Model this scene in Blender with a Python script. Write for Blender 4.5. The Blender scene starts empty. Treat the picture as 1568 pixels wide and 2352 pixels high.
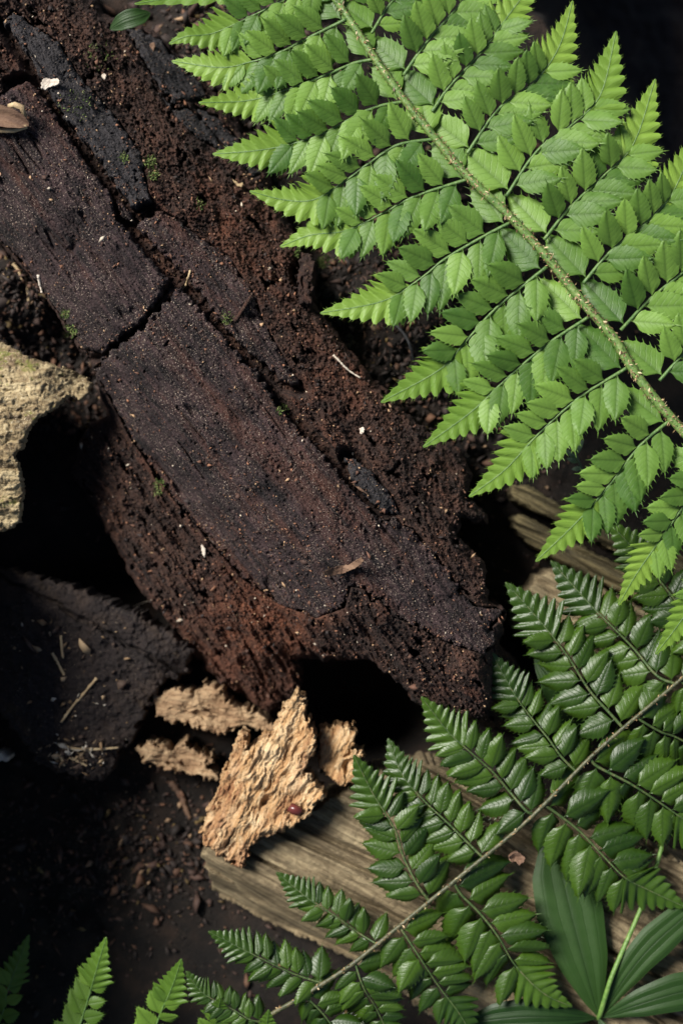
import bpy, math, random
import numpy as np
from mathutils import Vector, Matrix

# ------------------------------------------------------------------ camera, sky, sun, exposure
H = 0.805                       # camera height above the forest floor (m); the photograph looks straight down
LENS, SENS = 60.0, 24.0
scene = bpy.context.scene
col = scene.collection
cam_d = bpy.data.cameras.new('camera')
cam_d.sensor_fit = 'HORIZONTAL'; cam_d.sensor_width = SENS; cam_d.lens = LENS
cam_d.clip_start = 0.01; cam_d.clip_end = 100
cam_d.dof.use_dof = True; cam_d.dof.focus_distance = H - 0.092; cam_d.dof.aperture_fstop = 5.6
cam = bpy.data.objects.new('camera', cam_d); col.objects.link(cam)
cam.location = (0, 0, H); cam.rotation_euler = (0, 0, 0)
scene.camera = cam
scene.render.resolution_x = 682; scene.render.resolution_y = 1024

SUN_EL, SUN_DIR = math.radians(46), (-0.80, 0.60)      # light falls from the upper left of the picture
w = bpy.data.worlds.new('World'); scene.world = w; w.use_nodes = True
nt = w.node_tree
bg = nt.nodes['Background']; bg.inputs[1].default_value = 0.05
sky = nt.nodes.new('ShaderNodeTexSky'); sky.sky_type = 'NISHITA'; sky.sun_disc = False
sky.sun_elevation = SUN_EL; sky.sun_rotation = math.atan2(SUN_DIR[0], SUN_DIR[1])
nt.links.new(sky.outputs[0], bg.inputs[0])
sd = bpy.data.lights.new('sun', 'SUN'); sd.energy = 5.0; sd.angle = math.radians(22); sd.color = (1.0, 0.96, 0.90)
so = bpy.data.objects.new('sun', sd); col.objects.link(so); so.location = (-1, 0.8, 1.5)
dv = Vector((SUN_DIR[0]*math.cos(SUN_EL), SUN_DIR[1]*math.cos(SUN_EL), math.sin(SUN_EL)))
so.rotation_euler = dv.to_track_quat('Z', 'Y').to_euler()
vs = scene.view_settings
vs.view_transform = 'Standard'; vs.look = 'None'; vs.gamma = 1.0; vs.exposure = 0.70

# ------------------------------------------------------------------ helpers
rng = np.random.default_rng(7); random.seed(7)
PXW, PXH = 1568.0, 2352.0       # the photograph measured 1568 pixels wide
KPX = SENS / LENS / PXW
def W3(u, v, z):
    """pixel + height above the floor -> point"""
    u = np.asarray(u, float); v = np.asarray(v, float); z = np.asarray(z, float) + 0*u
    s = (H - z) * KPX
    return np.stack([(u - PXW/2)*s, (PXH/2 - v)*s, z], -1)
MM = 0.001
PX = 0.7 * KPX                  # one pixel at fern height, in metres

_perm = np.random.default_rng(3).permutation(4096)
_ang = np.random.default_rng(4).uniform(0, 2*np.pi, 4096)
_gx, _gy = np.cos(_ang), np.sin(_ang)
def perlin(x, y):
    xi = np.floor(x).astype(int); yi = np.floor(y).astype(int)
    xf = x - xi; yf = y - yi
    def g(ix, iy, dx, dy):
        h = _perm[(_perm[ix & 4095] + iy) & 4095]
        return _gx[h]*dx + _gy[h]*dy
    uu = xf*xf*xf*(xf*(xf*6-15)+10); vv = yf*yf*yf*(yf*(yf*6-15)+10)
    a = g(xi, yi, xf, yf); b = g(xi+1, yi, xf-1, yf); c = g(xi, yi+1, xf, yf-1); d = g(xi+1, yi+1, xf-1, yf-1)
    return ((a + (b-a)*uu)*(1-vv) + (c + (d-c)*uu)*vv) * 1.45
def fbm(x, y, f, o=4, gain=0.5):
    r = 0; a = 1; n = 0
    for k in range(o):
        r = r + a*perlin(x*f + 17.3*k, y*f + 9.1*k); n += a; a *= gain; f *= 2.03
    return r/n
def billow(x, y, f, o=3, gain=0.55):
    r = 0; a = 1; n = 0
    for k in range(o):
        r = r + a*np.abs(perlin(x*f + 31.7*k, y*f + 5.9*k)); n += a; a *= gain; f *= 2.1
    return r/n
def sstep(a, b, x):
    t = np.clip((x-a)/(b-a), 0, 1); return t*t*(3-2*t)
def sdf(poly, u, v):
    """signed distance, positive inside"""
    P = np.asarray(poly, float); d2 = np.full(u.shape, 1e18); ins = np.zeros(u.shape, bool)
    for i in range(len(P)):
        a, b = P[i], P[(i+1) % len(P)]
        e = b - a; wx, wy = u-a[0], v-a[1]
        t = np.clip((wx*e[0]+wy*e[1])/max(e@e, 1e-9), 0, 1)
        d2 = np.minimum(d2, (wx-e[0]*t)**2 + (wy-e[1]*t)**2)
        c = ((a[1] > v) != (b[1] > v))
        with np.errstate(divide='ignore', invalid='ignore'):
            xx = (b[0]-a[0])*(v-a[1])/(b[1]-a[1] if b[1] != a[1] else 1e-9) + a[0]
        ins ^= c & (u < xx)
    return np.where(ins, 1, -1)*np.sqrt(d2)

def wloc(o):
    v = Vector((0, 0, 0))
    while o is not None:
        v = v + o.location; o = o.parent
    return np.array(v)
def mk(name, verts, faces, mat, parent=None, smooth=False, uv=None, colr=None, loc=None):
    """one mesh object; verts are world coordinates; faces (n,3)/(n,4) array or list of arrays"""
    verts = np.asarray(verts, float)
    base = wloc(parent) if parent is not None else (np.array(loc, float) if loc is not None else np.zeros(3))
    me = bpy.data.meshes.new(name)
    fl = faces if isinstance(faces, list) else [faces]
    fl = [np.asarray(f, int) for f in fl if len(f)]
    me.vertices.add(len(verts)); me.vertices.foreach_set('co', (verts-base).ravel())
    nl = sum(f.size for f in fl); npoly = sum(len(f) for f in fl)
    me.loops.add(nl); me.polygons.add(npoly)
    li = np.concatenate([f.ravel() for f in fl])
    tot = np.concatenate([np.full(len(f), f.shape[1]) for f in fl])
    st = np.concatenate([[0], np.cumsum(tot)[:-1]])
    me.loops.foreach_set('vertex_index', li)
    me.polygons.foreach_set('loop_start', st); me.polygons.foreach_set('loop_total', tot)
    if smooth: me.polygons.foreach_set('use_smooth', np.ones(npoly, bool))
    if uv is not None:
        l = me.uv_layers.new(name='UVMap'); l.data.foreach_set('uv', np.asarray(uv, float)[li].ravel())
    if colr is not None:
        a = me.color_attributes.new('tint', 'FLOAT_COLOR', 'POINT')
        a.data.foreach_set('color', np.c_[colr, np.ones(len(verts))].ravel())
    me.update(calc_edges=True); me.validate()
    me.materials.append(mat)
    o = bpy.data.objects.new(name, me); col.objects.link(o)
    if parent is not None: o.parent = parent
    elif loc is not None: o.location = loc
    return o
def thing(name, label, cat, loc, group=None):
    o = bpy.data.objects.new(name, None); col.objects.link(o); o.location = loc
    o.empty_display_size = 0.02
    tag(o, label, cat, group); return o
def tag(o, label=None, cat=None, group=None, kind=None):
    if label: o['label'] = label
    if cat: o['category'] = cat
    if group: o['group'] = group
    if kind: o['kind'] = kind
    return o

def field(poly, zfun, res=2.5, edge=0.0, ef=0.03, rnd=0, rz=0.0, zbot=0.0, rows=3, jit=3.0, under=None):
    """solid over an outline: top surface zfun(u,v), rounded rim, ragged sides down to zbot (value or function)"""
    P = np.asarray(poly, float)
    u0, v0 = P.min(0)-12-edge; u1, v1 = P.max(0)+12+edge
    us = np.arange(u0, u1, res); vs_ = np.arange(v0, v1, res)
    U, V = np.meshgrid(us, vs_)
    d = sdf(P, U, V)
    if edge: d = d + edge*(fbm(U, V, ef, 3)*1.3)
    Z = zfun(U, V)
    if rnd:
        t = np.clip(1-d/rnd, 0, 1); Z = Z - rz*(1-np.sqrt(np.clip(1-t*t, 0, 1)))
    ok = d > 0
    cell = ok[:-1, :-1] & ok[1:, :-1] & ok[:-1, 1:] & ok[1:, 1:]
    idx = np.arange(U.size).reshape(U.shape)
    a, b, c, e = idx[:-1, :-1], idx[:-1, 1:], idx[1:, 1:], idx[1:, :-1]
    quads = np.stack([e[cell], c[cell], b[cell], a[cell]], 1)      # up-facing (v grows downwards)
    used = np.unique(quads); remap = -np.ones(U.size, int); remap[used] = np.arange(len(used))
    quads = remap[quads]
    uf, vf, zf = U.ravel()[used], V.ravel()[used], Z.ravel()[used]
    verts = W3(uf, vf, zf)
    # boundary edges
    ed = np.concatenate([quads[:, [0, 1]], quads[:, [1, 2]], quads[:, [2, 3]], quads[:, [3, 0]]])
    key = np.minimum(ed[:, 0], ed[:, 1])*len(used) + np.maximum(ed[:, 0], ed[:, 1])
    uk, inv, cnt = np.unique(key, return_inverse=True, return_counts=True)
    be = ed[cnt[inv] == 1]
    bv = np.unique(be); n0 = len(verts)
    zb = zbot(uf[bv], vf[bv]) if callable(zbot) else np.full(len(bv), zbot)
    zb = np.minimum(zb, verts[bv, 2]-0.0005)
    prev = bv; all_v = [verts]; faces = [quads]; pm = -np.ones(n0, int); pm[bv] = np.arange(len(bv))
    off = n0
    for r in range(1, rows+1):
        t = r/rows
        p = verts[bv].copy(); p[:, 2] = verts[bv, 2]*(1-t) + zb*t
        j = jit*PX*np.stack([fbm(uf[bv]+r*53, vf[bv], 0.06, 2), fbm(uf[bv], vf[bv]+r*71, 0.06, 2)], -1)
        p[:, :2] += j
        cur = np.arange(off, off+len(bv)); off += len(bv)
        all_v.append(p)
        A, B = pm[be[:, 0]], pm[be[:, 1]]
        pa = prev if r == 1 else prev
        faces.append(np.stack([pa[A], cur[A], cur[B], pa[B]], 1))
        prev = cur
    if under is not None:                                             # closed underside (thin curved bark)
        lo = verts.copy(); lo[:, 2] -= under
        base = off; all_v.append(lo); faces.append((quads + base)[:, ::-1])
    return np.concatenate(all_v), faces

def smooth_path(pts, n):
    """Catmull-Rom through points, resampled evenly"""
    P = np.asarray(pts, float)
    P = np.vstack([2*P[0]-P[1], P, 2*P[-1]-P[-2]])
    out = []
    for i in range(1, len(P)-2):
        t = np.linspace(0, 1, 24, endpoint=False)[:, None]
        a, b, c, d = P[i-1], P[i], P[i+1], P[i+2]
        out.append(0.5*((2*b)+(-a+c)*t+(2*a-5*b+4*c-d)*t**2+(-a+3*b-3*c+d)*t**3))
    out.append(P[-2][None]); Q = np.vstack(out)
    s = np.r_[0, np.cumsum(np.linalg.norm(np.diff(Q, axis=0), axis=1))]
    ss = np.linspace(0, s[-1], n)
    return np.stack([np.interp(ss, s, Q[:, k]) for k in range(Q.shape[1])], 1), s[-1]
def tube(path, rad, n=8, flat=1.0, noise=0.0):
    path = np.asarray(path, float); m = len(path); rad = np.broadcast_to(rad, (m,))
    T = np.gradient(path, axis=0); T /= np.linalg.norm(T, axis=1)[:, None]+1e-12
    up = np.array([0, 0, 1.0]); S = np.cross(T, up)
    ln = np.linalg.norm(S, axis=1)[:, None]; S = np.where(ln > 1e-4, S/np.maximum(ln, 1e-4), [1.0, 0, 0]); N = np.cross(S, T)
    a = np.linspace(0, 2*np.pi, n, endpoint=False)
    rr = rad[:, None]*np.ones((m, n))
    if noise: rr = rr*(1+noise*rng.normal(size=(m, n)))
    V = path[:, None] + rr[..., None]*(np.cos(a)[None, :, None]*S[:, None] + flat*np.sin(a)[None, :, None]*N[:, None])
    V = V.reshape(-1, 3); i = np.arange(m*n).reshape(m, n); j = np.roll(i, -1, 1)
    F = np.stack([i[:-1], j[:-1], j[1:], i[1:]], -1).reshape(-1, 4)
    c0, c1 = len(V), len(V)+1
    V = np.vstack([V, path[:1], path[-1:]])
    F2 = np.concatenate([np.stack([np.full(n, c0), j[0], i[0]], 1), np.stack([np.full(n, c1), i[-1], j[-1]], 1)])
    return V, [F, F2]

# ------------------------------------------------------------------ materials
def newmat(name):
    m = bpy.data.materials.new(name); m.use_nodes = True
    return m, m.node_tree, m.node_tree.nodes['Principled BSDF']
def N(nt, t, **k):
    n = nt.nodes.new(t)
    for a, b in k.items(): setattr(n, a, b)
    return n
def noise_node(nt, vec, scale, detail=4, rough=0.55):
    n = N(nt, 'ShaderNodeTexNoise'); n.inputs['Scale'].default_value = scale
    n.inputs['Detail'].default_value = detail; n.inputs['Roughness'].default_value = rough
    nt.links.new(vec, n.inputs['Vector']); return n.outputs['Fac']
def ramp(nt, fac, stops):
    r = N(nt, 'ShaderNodeValToRGB'); e = r.color_ramp.elements
    while len(e) < len(stops): e.new(0.5)
    for x, (p, c) in zip(e, stops): x.position = p; x.color = (*c, 1) if len(c) == 3 else c
    nt.links.new(fac, r.inputs[0]); return r.outputs[0]
def mix(nt, fac, a, b, mode='MIX'):
    m = N(nt, 'ShaderNodeMix', data_type='RGBA', blend_type=mode)
    for s, x in ((0, fac), (6, a), (7, b)):
        if hasattr(x, 'links'): nt.links.new(x, m.inputs[s])
        elif s == 0: m.inputs[0].default_value = x
        else: m.inputs[s].default_value = (*x, 1)
    return m.outputs[2]
def math_n(nt, op, a, b=None):
    m = N(nt, 'ShaderNodeMath', operation=op)
    for s, x in ((0, a), (1, b)):
        if x is None: continue
        if hasattr(x, 'links'): nt.links.new(x, m.inputs[s])
        else: m.inputs[s].default_value = x
    return m.outputs[0]
def coords(nt, rot=0.0, scale=(1, 1, 1)):
    g = N(nt, 'ShaderNodeNewGeometry'); mp = N(nt, 'ShaderNodeMapping')
    mp.inputs['Rotation'].default_value = (0, 0, rot); nt.links.new(g.outputs['Position'], mp.inputs[0])
    m2 = N(nt, 'ShaderNodeMapping'); m2.inputs['Scale'].default_value = scale
    nt.links.new(mp.outputs[0], m2.inputs[0]); return m2.outputs[0]
def bump(nt, bs, h, dist, strength=1.0, prev=None):
    b = N(nt, 'ShaderNodeBump'); b.inputs['Distance'].default_value = dist; b.inputs['Strength'].default_value = strength
    nt.links.new(h, b.inputs['Height'])
    if prev is not None: nt.links.new(prev, b.inputs['Normal'])
    if bs is not None: nt.links.new(b.outputs[0], bs.inputs['Normal'])
    return b.outputs[0]
LOGROT = math.atan2(0.771, 0.637)      # world rotation that turns the log's run onto the x axis

def wood_mat(name, base_stops, patch=None, speck=(0.30, 0.24, 0.18), speck_lo=0.70, grain=0.35, rot=LOGROT, rough=0.75, bd=0.0006, patch_lo=0.55, moss=0.0, gscale=1.0, red=None):
    m, t, b = newmat(name); v = coords(t); vg = coords(t, rot, (0.10, 1, 1))
    n1 = noise_node(t, v, 55*gscale, 6, 0.62); g1 = noise_node(t, vg, 330*gscale, 5, 0.65)
    f = math_n(t, 'ADD', math_n(t, 'MULTIPLY', n1, 1-grain), math_n(t, 'MULTIPLY', g1, grain))
    c = ramp(t, f, base_stops)
    if patch:
        pf = ramp(t, noise_node(t, vg, 38, 7, 0.7), [(patch_lo, (0, 0, 0)), (patch_lo+0.14, (1, 1, 1))])
        c = mix(t, pf, c, patch)
    if moss:
        mf = ramp(t, noise_node(t, v, 70, 8, 0.75), [(moss, (0, 0, 0)), (moss+0.06, (1, 1, 1))])
        c = mix(t, mf, c, (0.19, 0.19, 0.045))
    if red:
        at = N(t, 'ShaderNodeVertexColor', layer_name='tint')
        c = mix(t, math_n(t, 'MULTIPLY', at.outputs[0], ramp(t, noise_node(t, v, 160, 5, 0.7), [(0.35, (0, 0, 0)), (0.6, (1, 1, 1))])), c, red)
    if speck:
        s = ramp(t, noise_node(t, v, 1500, 2, 0.5), [(speck_lo, (0, 0, 0)), (speck_lo+0.05, (1, 1, 1))])  # pale specks and tiny glints, both painted into the colour
        mk_ = ramp(t, noise_node(t, v, 60, 5, 0.65), [(0.40, (0.12, 0.12, 0.12)), (0.60, (1, 1, 1))])
        s = math_n(t, 'MULTIPLY', s, mk_); c = mix(t, s, c, speck)
        s2 = ramp(t, noise_node(t, v, 620, 4, 0.7), [(0.60, (0, 0, 0)), (0.70, (1, 1, 1))])
        s2 = math_n(t, 'MULTIPLY', s2, mk_); c = mix(t, s2, c, tuple(x*0.42 for x in speck))
    t.links.new(c, b.inputs['Base Color']); b.inputs['Roughness'].default_value = rough
    b.inputs['Specular IOR Level'].default_value = 0.35
    h = math_n(t, 'ADD', noise_node(t, v, 700, 8, 0.75), math_n(t, 'MULTIPLY', noise_node(t, vg, 520, 4, 0.6), grain*1.5))
    bump(t, b, h, bd, 1.0)
    return m
M = {}
M['bark'] = wood_mat('dark_bark', [(0.40, (0.005, 0.003, 0.0038)), (0.50, (0.026, 0.015, 0.016)), (0.61, (0.064, 0.037, 0.037))],
                     patch=(0.085, 0.032, 0.020), speck=(0.42, 0.33, 0.26), speck_lo=0.615, patch_lo=0.52, bd=0.0022, grain=0.6)
M['bark_grey'] = wood_mat('grey_bark', [(0.34, (0.014, 0.013, 0.014)), (0.50, (0.034, 0.031, 0.034)), (0.66, (0.060, 0.052, 0.054))],
                     patch=(0.040, 0.045, 0.016), patch_lo=0.64, speck_lo=0.64, bd=0.0026)
M['rot'] = wood_mat('rotten_core', [(0.38, (0.009, 0.005, 0.004)), (0.50, (0.038, 0.019, 0.014)), (0.62, (0.095, 0.045, 0.029))],
                     patch=(0.125, 0.046, 0.025), speck=(0.34, 0.22, 0.13), speck_lo=0.68, grain=0.55, bd=0.0024, rough=0.80, patch_lo=0.55, red=(0.20, 0.070, 0.034))
M['side'] = wood_mat('weathered_wood', [(0.32, (0.050, 0.036, 0.020)), (0.48, (0.165, 0.125, 0.070)), (0.64, (0.32, 0.255, 0.15))],
                     patch=(0.05, 0.038, 0.024), speck=None, grain=0.75, rot=math.atan2(0.5, 0.87), bd=0.0010, patch_lo=0.60)
M['branch'] = wood_mat('mossy_branch', [(0.32, (0.028, 0.022, 0.012)), (0.48, (0.09, 0.072, 0.034)), (0.64, (0.19, 0.15, 0.07))],
                     patch=(0.035, 0.028, 0.020), speck=None, grain=0.75, rot=math.atan2(0.45, 0.89), bd=0.0010, patch_lo=0.58)
M['chip'] = wood_mat('tan_punk_wood', [(0.36, (0.22, 0.09, 0.035)), (0.48, (0.52, 0.31, 0.14)), (0.60, (0.74, 0.54, 0.31))],
                     patch=(0.26, 0.11, 0.05), speck=(0.72, 0.58, 0.38), speck_lo=0.68, grain=0.6, rot=math.radians(-65), bd=0.0016, patch_lo=0.52)
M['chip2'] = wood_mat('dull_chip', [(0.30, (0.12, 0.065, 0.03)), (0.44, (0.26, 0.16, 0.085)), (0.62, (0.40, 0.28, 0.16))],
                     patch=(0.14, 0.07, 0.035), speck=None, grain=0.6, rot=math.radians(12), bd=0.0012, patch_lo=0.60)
M['palebark'] = wood_mat('lichen_bark', [(0.36, (0.09, 0.06, 0.035)), (0.48, (0.30, 0.22, 0.115)), (0.60, (0.56, 0.45, 0.26))],
                     patch=(0.13, 0.08, 0.05), speck=(0.58, 0.50, 0.34), speck_lo=0.60, grain=0.55, rot=math.radians(-5), bd=0.0016, moss=0.565, patch_lo=0.58)
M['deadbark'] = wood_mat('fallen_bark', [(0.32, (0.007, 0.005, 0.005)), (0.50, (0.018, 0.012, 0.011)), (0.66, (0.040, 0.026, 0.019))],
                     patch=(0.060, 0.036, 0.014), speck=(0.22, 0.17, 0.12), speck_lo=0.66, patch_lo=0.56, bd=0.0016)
M['twig'] = wood_mat('twig', [(0.32, (0.05, 0.03, 0.02)), (0.5, (0.14, 0.08, 0.05)), (0.66, (0.24, 0.15, 0.09))], speck=None, rot=0.4)
M['straw'] = wood_mat('straw', [(0.32, (0.22, 0.15, 0.08)), (0.5, (0.40, 0.29, 0.16)), (0.66, (0.56, 0.44, 0.26))], speck=None)
M['white'] = wood_mat('pale_flake', [(0.32, (0.35, 0.29, 0.22)), (0.5, (0.55, 0.47, 0.38)), (0.66, (0.70, 0.62, 0.52))], speck=None)
M['black'] = wood_mat('black_root', [(0.32, (0.008, 0.008, 0.009)), (0.5, (0.02, 0.02, 0.022)), (0.66, (0.05, 0.05, 0.05))], speck=(0.25, 0.25, 0.25), speck_lo=0.72, rough=0.5)
M['floor'] = wood_mat('floor_soil', [(0.34, (0.0035, 0.0024, 0.0018)), (0.50, (0.009, 0.006, 0.0042)), (0.66, (0.024, 0.014, 0.009))],
                     patch=(0.030, 0.016, 0.010), speck=(0.10, 0.07, 0.045), speck_lo=0.74, grain=0.1, bd=0.0012, rough=0.9, patch_lo=0.60)

m, t, b = newmat('crumbs'); a = N(t, 'ShaderNodeVertexColor', layer_name='tint')
t.links.new(a.outputs[0], b.inputs['Base Color']); b.inputs['Roughness'].default_value = 0.8; M['crumb'] = m

def leaf_mat(name, dark, light, rough=0.46, trans=0.22, tc=(0.16, 0.34, 0.03), veinfreq=26.0, veindepth=0.00010, parallel=False, spec=0.30):
    m, t, b = newmat(name)
    oi = N(t, 'ShaderNodeObjectInfo'); v = coords(t)
    n = noise_node(t, v, 260, 5, 0.6)
    f = math_n(t, 'ADD', math_n(t, 'MULTIPLY', oi.outputs['Random'], 0.70), math_n(t, 'MULTIPLY', n, 0.40))
    c = ramp(t, f, [(0.15, dark), (0.85, light)])
    uv = N(t, 'ShaderNodeUVMap'); sx = N(t, 'ShaderNodeSeparateXYZ'); t.links.new(uv.outputs[0], sx.inputs[0])
    ay = math_n(t, 'ABSOLUTE', sx.outputs[1])
    ph = math_n(t, 'SUBTRACT', sx.outputs[0], math_n(t, 'MULTIPLY', ay, 0.34)) if not parallel else sx.outputs[1]
    ph = math_n(t, 'ADD', ph, math_n(t, 'MULTIPLY', noise_node(t, v, 180, 3), 0.10 if not parallel else 0.02))
    ws = math_n(t, 'ABSOLUTE', math_n(t, 'SINE', math_n(t, 'MULTIPLY', ph, veinfreq)))
    groove = math_n(t, 'POWER', math_n(t, 'SUBTRACT', 1.0, ws), 5.0)                     # thin side veins
    mid = math_n(t, 'POWER', math_n(t, 'MAXIMUM', math_n(t, 'SUBTRACT', 1.0, math_n(t, 'MULTIPLY', ay, 9.0)), 0.0), 1.5)
    hh = math_n(t, 'ADD', math_n(t, 'MULTIPLY', groove, -0.7), math_n(t, 'MULTIPLY', mid, -1.3))
    vc = math_n(t, 'ADD', math_n(t, 'MULTIPLY', groove, 0.14), math_n(t, 'MULTIPLY', mid, 0.34))
    c = mix(t, vc, c, tuple(x*0.45 for x in dark))
    t.links.new(c, b.inputs['Base Color'])
    rn = math_n(t, 'ADD', math_n(t, 'MULTIPLY', n, 0.25), rough-0.12); t.links.new(rn, b.inputs['Roughness'])
    b.inputs['Specular IOR Level'].default_value = spec
    b1 = bump(t, None, noise_node(t, v, 1600, 3, 0.6), 0.00012, 0.8)
    bump(t, b, hh, veindepth, 1.0, b1)
    tr = N(t, 'ShaderNodeBsdfTranslucent'); tr.inputs[0].default_value = (*tc, 1)
    ms = N(t, 'ShaderNodeMixShader'); ms.inputs[0].default_value = trans
    t.links.new(b.outputs[0], ms.inputs[1]); t.links.new(tr.outputs[0], ms.inputs[2])
    t.links.new(ms.outputs[0], t.nodes['Material Output'].inputs[0])
    return m
M['fern'] = leaf_mat('fern_green', (0.042, 0.105, 0.016), (0.155, 0.275, 0.046), tc=(0.24, 0.38, 0.03))
M['ferntip'] = leaf_mat('fern_tip_green', (0.105, 0.200, 0.024), (0.190, 0.310, 0.044), tc=(0.24, 0.36, 0.03))
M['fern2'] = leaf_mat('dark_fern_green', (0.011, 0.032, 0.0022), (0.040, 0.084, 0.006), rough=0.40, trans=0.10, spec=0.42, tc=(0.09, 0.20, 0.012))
M['fern3'] = leaf_mat('young_fern_green', (0.060, 0.125, 0.014), (0.110, 0.200, 0.025), rough=0.45)
M['broad'] = leaf_mat('broad_leaf_green', (0.010, 0.031, 0.005), (0.021, 0.052, 0.009), rough=0.50, trans=0.12, tc=(0.06, 0.16, 0.02), veinfreq=18.0, veindepth=0.00014, parallel=True)
M['grey'] = leaf_mat('grey_green_sprout', (0.10, 0.15, 0.10), (0.16, 0.21, 0.15), rough=0.6)

def stem_mat(name, a_, b_, c_):
    m, t, b = newmat(name); v = coords(t)
    c = ramp(t, noise_node(t, v, 420, 6, 0.7), [(0.36, a_), (0.5, b_), (0.64, c_)])
    t.links.new(c, b.inputs['Base Color']); b.inputs['Roughness'].default_value = 0.5
    bump(t, b, noise_node(t, v, 900, 4), 0.0004); return m
M['rachis'] = stem_mat('rachis_green', (0.050, 0.105, 0.018), (0.105, 0.185, 0.038), (0.17, 0.22, 0.065))
M['rachis2'] = stem_mat('rachis_brown', (0.020, 0.026, 0.009), (0.050, 0.055, 0.020), (0.12, 0.10, 0.05))
M['costa'] = stem_mat('costa_green', (0.040, 0.095, 0.018), (0.075, 0.150, 0.032), (0.11, 0.18, 0.045))
M['costa2'] = stem_mat('costa_dark', (0.025, 0.055, 0.012), (0.050, 0.085, 0.020), (0.10, 0.10, 0.04))
M['stem'] = stem_mat('stem_green', (0.06, 0.13, 0.02), (0.10, 0.19, 0.035), (0.14, 0.23, 0.05))
m, t, b = newmat('chaffy_scales'); a = N(t, 'ShaderNodeVertexColor', layer_name='tint')
t.links.new(a.outputs[0], b.inputs['Base Color']); b.inputs['Roughness'].default_value = 0.6; M['scale'] = m
m, t, b = newmat('moss'); a = N(t, 'ShaderNodeVertexColor', layer_name='tint')
t.links.new(a.outputs[0], b.inputs['Base Color']); b.inputs['Roughness'].default_value = 0.8; M['moss'] = m

# ------------------------------------------------------------------ forest floor
def blob(u, v, cu, cv, ru, rv): return np.exp(-(((u-cu)/ru)**2+((v-cv)/rv)**2))
def zfloor(u, v):
    rough = sstep(0.05, 0.5, blob(u, v, 80, 720, 260, 330) + blob(u, v, 900, 800, 420, 360) + blob(u, v, 520, 60, 260, 220) + blob(u, v, 200, 2000, 160, 150)*0.8)
    z = 0.034*blob(u, v, 10, 640, 170, 150) + 0.030*blob(u, v, 900, 760, 330, 300) + 0.030*blob(u, v, 560, 100, 260, 200)
    z = z - 0.085*blob(u, v, 880, 1660, 170, 120) - 0.05*blob(u, v, 250, 1400, 190, 110)  # pits sunk into the floor to darken the gaps beside the log
    z = z - 0.32*sstep(0, 130, (u-1090)*0.85-(np.maximum(v, -50)+200)*0.53 + 30*fbm(u, v, 0.01, 2))*sstep(1150, 700, v)  # deep drop whose bank is shaped to keep the upper right in shade
    z = z + 0.002*fbm(u, v, 0.006, 3) + rough*(0.008*fbm(u, v, 0.016, 4) + 0.004*(0.35-billow(u, v, 0.05, 4))) + 0.0006*fbm(u, v, 0.08, 3)
    return z
fine_u = np.arange(-220, 1800, 5.0); fine_v = np.arange(-220, 2580, 5.0)
far_l = -220-np.geomspace(20, 16000, 26)[::-1]; far_r = 1800+np.geomspace(20, 16000, 26)
far_t = -220-np.geomspace(20, 16000, 26)[::-1]; far_b = 2580+np.geomspace(20, 16000, 26)
GU, GV = np.meshgrid(np.r_[far_l, fine_u, far_r], np.r_[far_t, fine_v, far_b])
zz = zfloor(GU, GV); fv = W3(GU.ravel(), GV.ravel(), zz.ravel())
ii = np.arange(GU.size).reshape(GU.shape)
ff = np.stack([ii[1:, :-1], ii[1:, 1:], ii[:-1, 1:], ii[:-1, :-1]], -1).reshape(-1, 4)
tag(mk('ground', fv, ff, M['floor'], smooth=True), 'dark damp forest floor of soil and bark crumbs', kind='structure')

# ------------------------------------------------------------------ the rotten log
AX, AY = 0.637, 0.771
def pq(u, v): return (u-600)*AX+(v-1000)*AY, (u-600)*AY-(v-1000)*AX
def zlog(u, v):
    p, q = pq(u, v)
    l = np.clip(q+20, -205, 0); r = np.clip(q+20, 0, 600)
    return 0.092 - 1.05*(l/1000)**2 - 0.34*(r/1000)**2 - 0.012*sstep(200, 800, p) + 0.0022*fbm(u, v, 0.006, 3)
A1 = [(-70,200),(0,215),(40,192),(60,188),(90,205),(130,270),(190,360),(256,450),(263,495),(328,575),(388,642),(362,690),(320,742),(262,786),(235,812),(192,802),(150,740),(95,660),(40,590),(0,545),(-70,500)]
A2 = [(412,655),(450,703),(520,778),(600,872),(640,932),(700,1002),(748,1047),(790,1104),(848,1163),(872,1200),(884,1196),(905,1188),(925,1205),(950,1215),(985,1255),(1030,1310),(1060,1365),(1100,1395),(1138,1395),(1160,1408),(1130,1440),(1135,1482),(1108,1502),(1060,1488),(1000,1466),(960,1440),(905,1418),(872,1376),(852,1382),(838,1352),(806,1348),(792,1396),(725,1420),(640,1388),(560,1330),(475,1236),(440,1194),(390,1134),(350,1079),(320,1034),(300,1004),(252,914),(215,848),(240,820),(268,797),(328,752),(372,700)]
BB = [(8,48),(30,22),(62,48),(138,98),(186,182),(216,210),(274,278),(322,352),(346,462),(306,474),(300,472),(240,382),(150,272),(105,200),(62,122)]
CC = [(264,454),(300,484),(312,518),(368,480),(414,505),(460,545),(525,588),(580,668),(612,750),(642,802),(694,888),(650,880),(608,838),(528,768),(456,668),(404,610),(332,538),(276,492)]
C2 = [(792,1050),(832,1060),(900,1140),(922,1182),(884,1182),(844,1148),(802,1100)]
D1 = [(288,62),(330,70),(372,96),(402,130),(470,205),(478,226),(420,232),(402,240),(360,190),(318,120)]
D2 = [(352,198),(400,250),(432,246),(480,290),(512,340),(506,346),(455,318),(400,262)]
D3 = [(445,240),(500,270),(560,330),(600,400),(580,408),(520,340),(470,285)]
D4 = [(175,-60),(230,22),(292,110),(350,172),(352,190),(330,205),(296,196),(230,120),(170,40),(110,-60)]
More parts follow.
